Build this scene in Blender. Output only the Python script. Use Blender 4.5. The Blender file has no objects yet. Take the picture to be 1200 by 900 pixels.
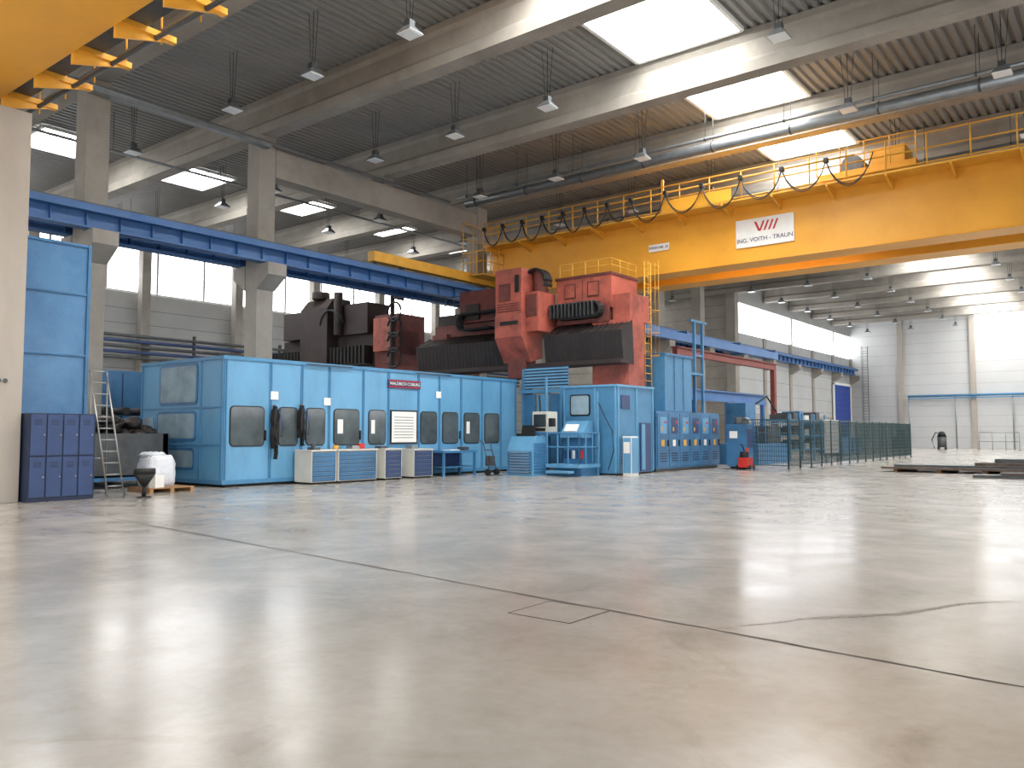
import bpy, bmesh, math, random
from mathutils import Vector, Matrix
random.seed(7)
scene=bpy.context.scene
scene.view_settings.view_transform='Standard'
# ------------------------------------------------------------------ materials
def lin(h):
    h=h.lstrip('#'); out=[]
    for i in (0,2,4):
        c=int(h[i:i+2],16)/255
        out.append(c/12.92 if c<=.04045 else ((c+.055)/1.055)**2.4)
    return out
def mat(name,col,rough=.5,metal=0.,var=.12,scale=3.,bump=0.,bscale=30.,dirt=None,dirtamt=.3,stretch=(1,1,1)):
    m=bpy.data.materials.new(name); m.use_nodes=True
    n=m.node_tree.nodes; l=m.node_tree.links; p=n['Principled BSDF']
    c=lin(col); p.inputs['Roughness'].default_value=rough; p.inputs['Metallic'].default_value=metal
    tc=n.new('ShaderNodeTexCoord'); mp=n.new('ShaderNodeMapping'); mp.inputs['Scale'].default_value=stretch
    l.new(tc.outputs['Object'],mp.inputs[0])
    nz=n.new('ShaderNodeTexNoise'); nz.inputs['Scale'].default_value=scale; nz.inputs['Detail'].default_value=6; nz.inputs['Roughness'].default_value=.6
    l.new(mp.outputs[0],nz.inputs['Vector'])
    r=n.new('ShaderNodeValToRGB'); r.color_ramp.elements[0].position=.3; r.color_ramp.elements[1].position=.7
    a=[x*(1-var) for x in c]; b=[min(1,x*(1+var)) for x in c]
    r.color_ramp.elements[0].color=(*a,1); r.color_ramp.elements[1].color=(*b,1)
    l.new(nz.outputs['Fac'],r.inputs[0]); out=r.outputs[0]
    if dirt:
        n2=n.new('ShaderNodeTexNoise'); n2.inputs['Scale'].default_value=scale*.6; n2.inputs['Detail'].default_value=9; n2.inputs['Roughness'].default_value=.7
        l.new(mp.outputs[0],n2.inputs['Vector'])
        r2=n.new('ShaderNodeValToRGB'); r2.color_ramp.elements[0].position=.45; r2.color_ramp.elements[1].position=.70
        r2.color_ramp.elements[0].color=(0,0,0,1); r2.color_ramp.elements[1].color=(dirtamt,)*3+(1,)
        l.new(n2.outputs['Fac'],r2.inputs[0])
        mx=n.new('ShaderNodeMix'); mx.data_type='RGBA'; l.new(r2.outputs[0],mx.inputs[0]); l.new(out,mx.inputs[6]); mx.inputs[7].default_value=(*lin(dirt),1)
        out=mx.outputs[2]
    l.new(out,p.inputs['Base Color'])
    if bump:
        n3=n.new('ShaderNodeTexNoise'); n3.inputs['Scale'].default_value=bscale; l.new(tc.outputs['Object'],n3.inputs['Vector'])
        bp=n.new('ShaderNodeBump'); bp.inputs['Strength'].default_value=bump; bp.inputs['Distance'].default_value=.02
        l.new(n3.outputs['Fac'],bp.inputs['Height']); l.new(bp.outputs[0],p.inputs['Normal'])
    return m
def emis(name,col,s):
    m=bpy.data.materials.new(name); m.use_nodes=True; n=m.node_tree.nodes; l=m.node_tree.links
    n.remove(n['Principled BSDF']); e=n.new('ShaderNodeEmission'); e.inputs[0].default_value=(*lin(col),1); e.inputs[1].default_value=s
    l.new(e.outputs[0],n['Material Output'].inputs[0]); return m
BLUE=mat('paint_light_blue','#639dc4',.36,var=.08,scale=.9,dirt='#40708f',dirtamt=.5,stretch=(1,1,.35))
BLUE2=mat('paint_mid_blue','#3d75a2',.42,var=.12,scale=1.5,dirt='#263f54',dirtamt=.6)
BLUEF=mat('paint_frame_blue','#4a84ad',.42,var=.1)
BLUEG=mat('paint_guard_blue','#3c6c9a',.35,var=.12,scale=.5,dirt='#6a9cc4',dirtamt=.5)
RAILB=mat('paint_runway_blue','#315f96',.45,var=.1,scale=.6,dirt='#5f7fa5',dirtamt=.4)
NAVY=mat('paint_navy','#2a416c',.4,var=.1)
NAVY2=mat('paint_navy_dark','#182743',.5)
DOORB=mat('paint_door_blue','#1c3f96',.5)
YEL=mat('paint_crane_yellow','#eba936',.4,var=.06,scale=.5,dirt='#cf8a26',dirtamt=.5)
YEL2=mat('paint_yellow_steel','#dba238',.5,var=.1)
RED=mat('paint_machine_red','#ae5a4b',.55,var=.16,scale=1.6,dirt='#4e2c28',dirtamt=.8)
RED2=mat('paint_old_red','#703a34',.6,var=.25,scale=1.3,dirt='#2c1e1c',dirtamt=.85)
REDB=mat('paint_trolley_red','#c22a22',.4)
DARK=mat('bellows_dark','#252121',.55,var=.35,scale=2)
BROWN=mat('grimy_brown_metal','#302523',.6,var=.3,scale=1.2)
BLACK=mat('black_rubber','#141414',.6,var=.2)
STEEL=mat('bare_steel','#9a9a98',.35,.7,var=.15,scale=4)
GALV=mat('galvanised_steel','#8f9497',.4,.6,var=.15,scale=3)
DSTEEL=mat('dark_steel','#55585a',.5,.5,var=.25,scale=3)
RUST=mat('rusty_plate','#5c5049',.6,.3,var=.3,scale=2.5,dirt='#7d7068',dirtamt=.6)
CONC=mat('concrete','#98938b',.85,var=.13,scale=.7,bump=.15,dirt='#736e67',dirtamt=.55)
CONCL=mat('concrete_light','#aca59b',.85,var=.08,scale=.8,bump=.12,dirt='#918a81',dirtamt=.4,stretch=(1,1,.3))
ROOF=mat('roof_sheet','#8a8986',.5,.1,var=.08,scale=.5)
WALLM=mat('wall_panel','#c6c7c7',.7,var=.04,scale=.5)
WALLG=mat('wall_grey_panel','#acadac',.75,var=.07,scale=.5)
WHITE=mat('white_enamel','#e9e9e6',.4,var=.04)
PAPER=mat('paper','#e6e6e2',.7,var=.03)
CREAM=mat('cabinet_cream','#cfcec5',.45,var=.05)
WOOD=mat('timber','#9a7650',.7,var=.2,scale=5,stretch=(1,6,6))
BROWNR=mat('paint_oxide_red','#74372f',.6,var=.15)
CHIPS=mat('metal_swarf','#3a3634',.5,.5,var=.6,scale=14,bump=1,bscale=25)
SIGNR=mat('sign_red','#c3242b',.5,var=.02)
SIGNN=mat('sign_navy','#1d2750',.5,var=.02)
JOINT=mat('joint_filler','#4b443d',.8,var=.35,scale=6)
STAIN=mat('floor_stain','#6f6860',.35,var=.25,scale=6)
FAINT=mat('joint_faint','#857d73',.4,var=.2,scale=4)
PLAST=mat('white_plastic','#d4d9e0',.4,var=.08,scale=6,bump=.8,bscale=9)
LGLASS=mat('lamp_glass','#e6ebee',.25,var=.03)
SKY=emis('skylight_glazing','#fffefb',20.)
WIN=emis('window_glazing','#fbfcff',6.)
GREENM=mat('fence_mesh_green','#284648',.5,var=.1)
SCREEN=mat('crt_screen','#20303a',.15,var=.1)
GLASS=mat('guard_window','#4d575b',.1,var=.4,scale=1.2)
GLASSL=mat('guard_window_pale','#8ea5b1',.12,var=.25,scale=1.5)
def floor_mat():
    m=bpy.data.materials.new('polished_concrete_floor'); m.use_nodes=True
    n=m.node_tree.nodes; l=m.node_tree.links; p=n['Principled BSDF']
    tc=n.new('ShaderNodeTexCoord')
    def noise(sc,det,ro,dist=0,st=None):
        z=n.new('ShaderNodeTexNoise'); z.inputs['Scale'].default_value=sc; z.inputs['Detail'].default_value=det; z.inputs['Roughness'].default_value=ro; z.inputs['Distortion'].default_value=dist
        if st:
            mp=n.new('ShaderNodeMapping'); mp.inputs['Scale'].default_value=st; l.new(tc.outputs['Object'],mp.inputs[0]); l.new(mp.outputs[0],z.inputs['Vector'])
        else: l.new(tc.outputs['Object'],z.inputs['Vector'])
        return z
    def ramp(src,p0,c0,p1,c1):
        r=n.new('ShaderNodeValToRGB'); e=r.color_ramp.elements; e[0].position=p0; e[1].position=p1; e[0].color=(*c0,1); e[1].color=(*c1,1); l.new(src.outputs['Fac'],r.inputs[0]); return r
    a=noise(.28,9,.56,.4); ra=ramp(a,.28,lin('#9c968e'),.70,lin('#b7b3ac'))
    b=noise(1.2,9,.6,.4); rb=ramp(b,.32,(.88,.875,.86),.64,(1.0,1.0,1.0))
    c=noise(9,9,.68,.3); rc=ramp(c,.34,(.93,.925,.92),.6,(1,1,1))
    d=noise(.7,11,.68,1.0); rd=ramp(d,.56,(1,1,1),.72,(.80,.775,.75))
    f=noise(.5,10,.65,.8); rf=ramp(f,.55,(1,1,1),.72,(1.12,1.115,1.11))
    def mul(x,y):
        k=n.new('ShaderNodeMix'); k.data_type='RGBA'; k.blend_type='MULTIPLY'; k.inputs[0].default_value=1; l.new(x,k.inputs[6]); l.new(y,k.inputs[7]); return k.outputs[2]
    o=ra.outputs[0]
    for q in (rb,rc,rd,rf): o=mul(o,q.outputs[0])
    l.new(o,p.inputs['Base Color'])
    rr=n.new('ShaderNodeMapRange'); rr.inputs[1].default_value=.35; rr.inputs[2].default_value=.65; rr.inputs[3].default_value=.17; rr.inputs[4].default_value=.25
    l.new(b.outputs['Fac'],rr.inputs[0]); l.new(rr.outputs[0],p.inputs['Roughness'])
    p.inputs['Specular IOR Level'].default_value=.6
    return m
FLOOR=floor_mat()
# ------------------------------------------------------------------ builder
class B:
    def __init__(s,name): s.name=name; s.bm=bmesh.new(); s.mats=[]
    def mi(s,m):
        if m not in s.mats: s.mats.append(m)
        return s.mats.index(m)
    def faces(s,fs,m,sm=False):
        i=s.mi(m)
        for f in fs: f.material_index=i; f.smooth=sm
    def box(s,x0,x1,y0,y1,z0,z1,m,rot=0,tilt=None):
        c=Vector(((x0+x1)/2,(y0+y1)/2,(z0+z1)/2))
        M=Matrix.Translation(c)
        if rot: M=M@Matrix.Rotation(rot,4,'Z')
        if tilt: M=M@Matrix.Rotation(tilt[1],4,tilt[0])
        M=M@Matrix.Diagonal((abs(x1-x0),abs(y1-y0),abs(z1-z0),1))
        r=bmesh.ops.create_cube(s.bm,size=1,matrix=M)
        s.faces({f for v in r['verts'] for f in v.link_faces},m)
    def prism(s,pts,vec,m):
        vec=Vector(vec); a=[s.bm.verts.new(Vector(p)) for p in pts]; b=[s.bm.verts.new(Vector(p)+vec) for p in pts]
        n=len(pts); fs=[s.bm.faces.new(a[::-1]),s.bm.faces.new(b)]
        for i in range(n): fs.append(s.bm.faces.new((a[i],a[(i+1)%n],b[(i+1)%n],b[i])))
        s.faces(fs,m)
    def cyl(s,p0,p1,r,m,seg=12,r2=None,cap=True):
        p0=Vector(p0);p1=Vector(p1);d=p1-p0; r2=r if r2 is None else r2
        q=d.to_track_quat('Z','Y').to_matrix().to_4x4(); M=Matrix.Translation((p0+p1)/2)@q
        k=bmesh.ops.create_cone(s.bm,cap_ends=cap,segments=seg,radius1=r,radius2=r2,depth=d.length,matrix=M)
        i=s.mi(m)
        for f in {f for v in k['verts'] for f in v.link_faces}:
            f.material_index=i; f.smooth=len(f.verts)==4 and seg>4
    def tube(s,pts,r,m,seg=6):
        pts=[Vector(p) for p in pts]; rings=[]
        for i,p in enumerate(pts):
            d=(pts[min(i+1,len(pts)-1)]-pts[max(i-1,0)]).normalized(); q=d.to_track_quat('Z','Y')
            rings.append([s.bm.verts.new(p+q@Vector((r*math.cos(2*math.pi*k/seg),r*math.sin(2*math.pi*k/seg),0))) for k in range(seg)])
        fs=[]
        for a,b in zip(rings,rings[1:]):
            for k in range(seg): fs.append(s.bm.faces.new((a[k],a[(k+1)%seg],b[(k+1)%seg],b[k])))
        fs.append(s.bm.faces.new(rings[0][::-1])); fs.append(s.bm.faces.new(rings[-1])); s.faces(fs,m,True)
    def loft(s,rings,m,sm=True):
        vs=[[s.bm.verts.new(Vector(p)) for p in r] for r in rings]; fs=[]; n=len(rings[0])
        for a,b in zip(vs,vs[1:]):
            for k in range(n): fs.append(s.bm.faces.new((a[k],a[(k+1)%n],b[(k+1)%n],b[k])))
        fs.append(s.bm.faces.new(vs[0][::-1])); fs.append(s.bm.faces.new(vs[-1])); s.faces(fs,m,sm)
    def rp(s,ax,c,a0,a1,z0,z1,r,t,m,seg=4):
        """rounded panel; ax 'x' => lies on plane X=c facing +X, ax 'y' => plane Y=c facing -Y"""
        pts=[]
        for cx,cz,st in ((a1-r,z1-r,0),(a0+r,z1-r,90),(a0+r,z0+r,180),(a1-r,z0+r,270)):
            for k in range(seg+1):
                an=math.radians(st+90*k/seg); pts.append((cx+r*math.cos(an),cz+r*math.sin(an)))
        if ax=='x': s.prism([(c,a,z) for a,z in pts],(t,0,0),m)
        else: s.prism([(a,c,z) for a,z in pts],(0,-t,0),m)
    def rail(s,p0,p1,h,n,m,r=.025,levels=(1,.55)):
        p0=Vector(p0);p1=Vector(p1)
        for i in range(n+1):
            p=p0.lerp(p1,i/n); s.cyl(p,p+Vector((0,0,h)),r,m,6)
        for lv in levels: s.cyl(p0+Vector((0,0,h*lv)),p1+Vector((0,0,h*lv)),r,m,6)
    def ladder(s,base,wv,h,m,cage=None,r=.025,lean=(0,0,0),step=.3):
        base=Vector(base);w=Vector(wv);ln=Vector(lean)
        top=base+Vector((0,0,h))+ln
        s.cyl(base,top,r,m,6); s.cyl(base+w,top+w,r,m,6)
        k=step
        while k<h:
            q=base.lerp(top,k/h); s.cyl(q,q+w,r*.7,m,6); k+=step
        if cage:
            out=Vector(cage); z=2.2
            while z<h+.01:
                q=base.lerp(top,z/h); c=q+w/2; pts=[]
                for i in range(9):
                    an=math.pi*i/8; pts.append(c-w*.6*math.cos(an)+out*math.sin(an))
                s.tube(pts,.013,m,5); z+=.9
            for i in (1,4,7):
                an=math.pi*i/8; o=-w*.6*math.cos(an)+out*math.sin(an)
                s.cyl(base.lerp(top,2.2/h)+w/2+o,top+w/2+o,.011,m,5)
    def done(s,bevel=0,parent=None,fix=True):
        if fix: bmesh.ops.recalc_face_normals(s.bm,faces=s.bm.faces)
        me=bpy.data.meshes.new(s.name); s.bm.to_mesh(me); s.bm.free()
        for m in s.mats: me.materials.append(m)
        o=bpy.data.objects.new(s.name,me); scene.collection.objects.link(o)
        if bevel:
            md=o.modifiers.new('bevel','BEVEL'); md.width=bevel; md.segments=2; md.limit_method='ANGLE'; md.angle_limit=.7
        if parent: o.parent=parent
        return o
def text(body,loc,size,m,face='x',parent=None,name='lettering'):
    c=bpy.data.curves.new(name,'FONT'); c.body=body; c.size=size; c.extrude=.004; c.align_x='CENTER'; c.align_y='CENTER'
    c.materials.append(m); o=bpy.data.objects.new(name,c); scene.collection.objects.link(o); o.location=loc
    o.rotation_euler=(math.pi/2,0,math.pi/2 if face=='x' else 0)
    if parent: o.parent=parent
    return o
def copy(o,loc):
    k=bpy.data.objects.new(o.name.split('.')[0],o.data); scene.collection.objects.link(k); k.location=loc
    return k
# ------------------------------------------------------------------ room
BY=[11.8+6.3*k for k in range(-3,14)]
XL,XR,XW,YE,YB,ZR=-26.5,2.4,-48.2,93.9,-9,14.2
b=B('floor'); b.box(-49,14.3,YB,YE+.4,-.3,0,FLOOR); b.done()
b=B('ceiling'); x=-49; P=[]
while x<14.3:
    P+=[(x,ZR+.09),(x+.1,ZR+.09),(x+.15,ZR),(x+.27,ZR)]; x+=.32
P.append((14.3,ZR+.09)); fs=[]
va=[b.bm.verts.new((p[0],YB,p[1])) for p in P]; vb=[b.bm.verts.new((p[0],YE+.4,p[1])) for p in P]
for i in range(len(P)-1): fs.append(b.bm.faces.new((va[i],va[i+1],vb[i+1],vb[i])))
b.faces(fs,ROOF); b.box(-49,14.3,YB,YE+.4,ZR+.14,ZR+.4,ROOF); b.done(fix=False)
for y in BY[:-1]:
    b=B('roof_beam')
    prof=[(-.3,12.8),(.3,12.8),(.3,13.15),(.17,13.3),(.17,13.85),(.28,13.97),(.28,14.19),(-.28,14.19),(-.28,13.97),(-.17,13.85),(-.17,13.3),(-.3,13.15)]
    b.prism([(-48.0 if y<62.5 else -26.2,y+p[0],p[1]) for p in prof],(62.0 if y<62.5 else 40.2,0,0),CONC); b.done()
def skylight(x0,x1,y0,y1):
    b=B('skylight'); b.box(x0,x1,y0,y1,ZR-.05,ZR-.03,SKY)
    for a in (x0,x1): b.box(a-.06,a+.06,y0,y1,ZR-.14,ZR-.02,WHITE)
    for a in (y0,y1): b.box(x0,x1,a-.06,a+.06,ZR-.14,ZR-.02,WHITE)
    b.done()
for y in BY[:-1]:
    if y<90:
        skylight(-13.4,-9.7,y+.5,y+5.8)
        if y<56: skylight(-38.4,-35.4,y+2.0,y+4.6)
def column(x,y,h,w=.8,bracket=0,br=7.82,z0=0,name='concrete_column'):
    b=B(name); b.box(x-w/2,x+w/2,y-w/2,y+w/2,z0,h,CONC)
    for d in ([1,-1] if bracket==2 else [bracket] if bracket else []):
        x0=x+d*w/2; x1=x+d*(w/2+.75)
        b.prism([(x0,y-w/2-.04,br),(x1,y-w/2-.04,br),(x1,y-w/2-.04,br-.45),(x0,y-w/2-.04,br-.95)],(0,w+.08,0),CONC)
    b.done(.02)
for i,y in enumerate(BY[1:-1]):
    if abs(y-24.4)>.1 and y<62.5: column(XL,y,12.8,.74,2)
    column(XR,y,12.8,.74,-1)
    if y<60: column(-47.4,y,12.8,.55)
column(XL,24.4,12.8,.6,0,z0=12.4,name='beam_stub_column')
b=B('transfer_beam'); b.box(XL-.35,XL+.35,18.5,30.3,11.3,12.4,CONC); b.done(.02)
b=B('longitudinal_pipe_tray'); b.box(XL+.45,XL+.75,-3,18.0,12.25,12.37,GALV); b.cyl((XL+.6,-3,12.45),(XL+.6,28,12.45),.07,GALV); b.done()
for (yy,zz,r) in ((28.9,12.5,.2),(28.2,12.6,.06),(35.9,12.5,.14),(42.0,12.5,.16),(54.5,12.5,.16)):
    b=B('air_duct'); b.cyl((-25.6,yy,zz),(XR,yy,zz),r,GALV,16)
    x=-25
    while x<XR: b.cyl((x,yy,zz),(x+.06,yy,zz),r+.02,DSTEEL,16); b.cyl((x+.03,yy,zz+r),(x+.03,yy,14.03 if -13.6<x<-9.5 else 14.18),.012,DSTEEL,5); x+=3
    b.done()
for xx,zz in ((-31.8,12.6),(-43,12.6)):
    b=B('sprinkler_pipe'); b.cyl((xx,-3,zz),(xx,60,zz),.06,GALV)
    for yb in BY:
        if yb<56: b.cyl((xx,yb+3.15,zz),(xx,yb+3.15,14.18),.012,DSTEEL,5)
    b.done()
# walls
def band(name,x,y0,y1,z0,z1,d,mt,step=.9):
    b=B(name); b.box(x,x+d,y0,y1,z0,z1,mt); z=z0+step
    while z<z1-.1:
        b.box(x-.004,x+.006,y0,y1,z-.012,z+.012,DSTEEL); z+=step
    return b
b=band('wall_left',XW,YB,62.6,0,10.0,-.3,WALLG); b.box(XW-.3,XW,YB,62.6,12.8,14.2,WALLG); b.done()
b=B('window_1'); b.box(XW-.2,XW-.15,YB,62.6,10,12.8,WIN)
y=YB
while y<62.6: b.box(XW-.14,XW-.04,y-.06,y+.06,10,12.8,WALLG); y+=3.15
b.box(XW-.14,XW+.02,YB,62.6,9.95,10.08,WHITE); b.done()
b=B('wall_aisle_end'); b.box(-48.5,-26.6,62.6,62.9,0,14.2,CONC)
for z in range(1,14): b.box(-48.2,-26.9,62.585,62.6,z-.012,z+.012,DSTEEL)
b.done()
XS=-26.35
b=band('wall_side',XS,62.6,YE,0,9.7,-.3,WALLG,1.2); b.box(XS-.3,XS,62.6,YE,12.2,14.2,WALLG); b.box(XS-.002,XS+.03,62.6,YE,0,3.2,CONC)
y=68.5
while y<YE: b.box(XS,XS+.1,y-.3,y+.3,0,9.7,CONC); b.prism([(XS+.1,y-.3,7.82),(XS+.95,y-.3,7.82),(XS+.95,y-.3,7.4),(XS+.1,y-.3,6.9)],(0,.6,0),CONC); y+=6.3
b.done()
b=B('window_2'); b.box(XS-.2,XS-.15,62.9,YE,9.7,12.2,WIN)
y=62.9
while y<YE: b.box(XS-.14,XS-.01,y-.2,y+.2,9.7,12.2,WALLM); y+=12.6
b.done()
b=B('wall_end'); b.box(-27.6,14.3,YE,YE+.3,0,10.9,WALLM); b.box(-27.6,14.3,YE,YE+.3,13.6,14.2,WALLM); b.box(-27.6,-14.2,YE,YE+.3,10.9,13.6,WALLM)
z=1.1
while z<14: b.box(-26.3,-14.2 if 10.9<z<13.6 else 14,YE-.01,YE,z-.02,z+.02,WALLG); z+=1.1
for x in (-21.2,-14.4,-7.5,-.5,6): b.box(x-.25,x+.25,YE-.35,YE,0,14.2,CONCL)
b.done()
b=B('window_3'); b.box(-14.2,14,YE+.1,YE+.15,10.9,13.6,WIN)
x=-14.2
while x<14: b.box(x-.06,x+.06,YE,YE+.09,10.9,13.6,WALLM); x+=2.3
b.done()
b=band('wall_right',14,YB,YE,0,3.0,.3,WALLG); b.box(14,14.3,YB,YE,8,14.2,WALLG); b.done()
b=B('window_4'); b.box(14.1,14.15,YB,YE,3,8,WIN)
y=YB
while y<YE: b.box(13.95,14.09,y-.08,y+.08,3,8,WALLM); y+=3.15
b.done()
b=B('door_1'); b.box(XS+.11,XS+.2,87.2,92.8,0,6.6,DOORB)
for z in [k*.6 for k in range(1,11)]: b.box(XS+.2,XS+.23,87.2,92.8,z-.03,z+.03,NAVY)
b.box(XS+.11,XS+.25,86.9,87.2,0,6.8,WHITE); b.box(XS+.11,XS+.25,92.8,93.1,0,6.8,WHITE); b.box(XS+.11,XS+.25,86.9,93.1,6.6,6.85,WHITE); b.done()
b=B('wall_ladder'); b.ladder((-25.0,YE-.5,0),(.6,0,0),11,DSTEEL,cage=(0,-.7,0)); b.done()
b=B('end_wall_service_pipe'); b.cyl((-20.5,YE-.5,5.4),(8,YE-.5,5.4),.12,BLUEF); b.box(-20.5,8,YE-.6,YE-.36,5.1,5.2,BLUEF)
for x in (-20.4,-16,-11,-6): b.cyl((x,YE-.5,0),(x,YE-.5,5.4),.07,GALV)
b.done()
b=B('wall_pipe_bundle')
for k in range(5): b.cyl((-46.6,0,5.9+.32*k),(-46.6,60,5.9+.32*k),.1,NAVY if k%2 else DSTEEL)
y=2
while y<60: b.box(-46.75,-46.5,y,y+.1,5.6,7.5,DSTEEL); y+=6.3
b.done()
# high bay lamps
def lamp():
    b=B('high_bay_lamp')
    b.box(-.1,.1,-.1,.1,.12,.3,DSTEEL)
    q=lambda s,z:[(-s,-s,z),(s,-s,z),(s,s,z),(-s,s,z)]
    b.loft([q(.1,.14),q(.26,-.05),q(.265,-.08)],GALV,False); b.loft([q(.245,-.08),q(.235,-.1)],LGLASS,False)
    for sx in (-.09,.09): b.cyl((sx,0,.3),(sx*2.4,0,1.9),.009,BLACK,5)
    b.cyl((0,0,.3),(0,0,1.9),.011,BLACK,5)
    return b.done()
L=lamp(); first=True
for i,y in enumerate(BY[1:-1]):
    for x in (-3.2,-7.6,-15.3,-19.4,-23.6,-30.2,-34.2,-40.2,-44.2):
        if x<XL and y>58: continue
        if y+3.15>YE-1: continue
        loc=(x,y+3.15,12.25)
        if first: L.location=loc; first=False
        else: copy(L,loc)
# crane runway
def runway(name,x,y0,y1,m=RAILB):
    b=B(name); b.box(x-.05,x+.05,y0,y1,7.88,8.52,m)
    b.box(x-.22,x+.22,y0,y1,8.52,8.58,m); b.box(x-.2,x+.2,y0,y1,7.83,7.89,m)
    b.box(x-.035,x+.035,y0,y1,8.58,8.67,DSTEEL)
    y=y0+.5
    while y<y1: b.box(x-.18,x+.18,y-.012,y+.012,7.89,8.52,m); y+=1.05
    b.box(x+.22,x+.45,y0,y1,8.30,8.36,m); b.box(x+.40,x+.45,y0,y1,8.36,8.5,m)
    b.done()
runway('crane_runway_girder',XL+.75,-6,93.0); runway('crane_runway_girder',XL-.75,-6,61.8); runway('crane_runway_girder',XR-.75,-6,93.0)
# main crane
def crane(y0):
    e=bpy.data.objects.new('overhead_bridge_crane',None); scene.collection.objects.link(e)
    b=B('girders')
    for yo in (0,2.6):
        w=1.1; z0,z1=8.25,10.65
        pr=[(-25.4,z1),(XR-1.1,z1),(XR-1.1,9.4),(XR-3,z0),(-22.6,z0),(-25.4,9.2)]
        b.prism([(p[0],y0+yo,p[1]) for p in pr],(0,w,0),YEL)
        b.box(-25.5,XR-1.1,y0+yo-.08,y0+yo+w+.08,z1,z1+.05,YEL); b.box(-22.6,XR-3,y0+yo-.05,y0+yo+w+.05,z0-.05,z0,YEL)
        b.cyl((-25,y0+yo+w/2,z1+.1),(XR-1.5,y0+yo+w/2,z1+.1),.05,DSTEEL,6)
    for x in (XL+.75,XR-.75):
        b.box(x-.2,x+.2,y0-7.6,y0+4.6,8.76,9.2,YEL2)
        for yy in (y0-7.3,y0-5.8,y0+.6,y0+3.6): b.cyl((x-.08,yy,8.86),(x+.08,yy,8.86),.19,DSTEEL,16)
    b.done(.02,e)
    b=B('walkway')
    b.box(-25.2,XR-1.5,y0-.95,y0-.0,10.45,10.52,YEL2)
    x=-25
    while x<XR-1.6:
        b.prism([(x-.04,y0,10.45),(x-.04,y0-.95,10.45),(x-.04,y0-.95,10.38),(x-.04,y0,10.1)],(.08,0,0),YEL2); x+=2
    b.rail((-25.2,y0-.93,10.5),(XR-1.6,y0-.93,10.5),1.1,20,YEL2,.028,(1,.52,.08))
    b.rail((-25.2,y0+3.7,10.6),(XR-1.6,y0+3.7,10.6),1.1,20,YEL2,.028)
    b.box(-15.6,-15.5,y0-.97,y0-.9,10.5,11.9,YEL); b.box(-15.6,-12.6,y0-.97,y0-.93,10.52,11.0,YEL)
    b.box(-25.9,-24.6,y0-1.6,y0-.0,9.0,9.06,YEL2); b.rail((-25.9,y0-1.6,9.05),(-24.6,y0-1.6,9.05),1.1,3,YEL2,.025)
    b.rail((-24.6,y0-1.6,9.05),(-24.6,y0-.1,9.05),1.1,3,YEL2,.025); b.rail((-25.9,y0-1.6,9.05),(-25.9,y0-.1,9.05),2.6,2,YEL2,.025,(1,.7,.4))
    b.ladder((-25.0,y0-.6,9.0),(.5,0,0),2.6,YEL2,cage=(0,-.5,0))
    b.done(0,e)
    b=B('festoon_cables'); zt=11.3
    b.cyl((-25.2,y0-1.05,zt),(-8.0,y0-1.05,zt),.035,YEL2,6)
    x=-25.0
    while x<-8.6:
        w=1.15 if x<-17 else 1.6; dp=.85 if x<-17 else 1.0
        dp*=random.uniform(.85,1.1)
        for k in range(2):
            pts=[]
            for i in range(11):
                s=i/10; pts.append((x+w*s,y0-1.1-.03*k,zt-.06-(dp+.07*k)*(1-(2*s-1)**2)**.8))
            b.tube(pts,.019,BLACK,5)
        b.box(x-.07,x+.07,y0-1.18,y0-.98,zt-.1,zt+.06,BLACK); x+=w
    b.done(0,e)
    b=B('trolley'); b.box(-9.6,-6.2,y0-.1,y0+3.8,10.83,11.08,YEL); b.cyl((-8.6,y0+.8,11.5),(-8.6,y0+3,11.5),.42,DSTEEL,20); b.box(-7.9,-6.7,y0+.6,y0+1.8,11.05,11.9,YEL2)
    b.box(-7.9,-7.0,y0+2.2,y0+3.2,11.05,11.7,DSTEEL); b.rail((-9.6,y0-.1,11.05),(-6.2,y0-.1,11.05),1.0,4,YEL2,.025)
    b.cyl((-8.0,y0+1.9,11.0),(-8.0,y0+1.9,9.2),.03,BLACK); b.box(-8.3,-7.7,y0+1.6,y0+2.2,8.6,9.2,YEL2)
    for xx in (-9.3,-6.5):
        for yy in (y0+.55,y0+3.15): b.cyl((xx,yy-.06,10.86),(xx,yy+.06,10.86),.12,DSTEEL,14)
    b.done(.01,e)
    b=B('name_board'); b.box(-12.8,-10.5,y0-.06,y0-.02,8.8,9.9,WHITE)
    for k,(xa,sl) in enumerate(((-12.05,.16),(-11.86,.16),(-11.68,.16),(-11.5,.16),(-11.32,.16))):
        z0,z1=9.38,9.76
        b.prism([(xa,y0-.075,z1),(xa+.09,y0-.075,z1),(xa+.09+sl,y0-.075,z0),(xa+sl,y0-.075,z0)] if k<1 else
                [(xa+.0,y0-.075,z0),(xa+.07,y0-.075,z0),(xa+.07+sl,y0-.075,z1),(xa+sl,y0-.075,z1)],(0,.015,0),SIGNR)
    b.box(-16.7,-15.75,y0-.05,y0-.02,9.2,9.5,WHITE); b.done(0,e)
    text('ING. VOITH - TRAUN',(-11.65,y0-.07,9.06),.235,SIGNN,'y',e); text('KRAN NR. 33',(-16.22,y0-.06,9.35),.15,SIGNN,'y',e)
crane(30.6)
e=bpy.data.objects.new('overhead_bridge_crane',None); scene.collection.objects.link(e)
b=B('girders')
for y0 in (5.4,2.2):
    b.prism([(p[0],y0,p[1]) for p in [(-25.4,11.4),(XR-1.1,11.4),(XR-1.1,9.9),(XR-3,9.2),(-23.2,9.2),(-25.4,9.9)]],(0,1.7,0),YEL)
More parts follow.
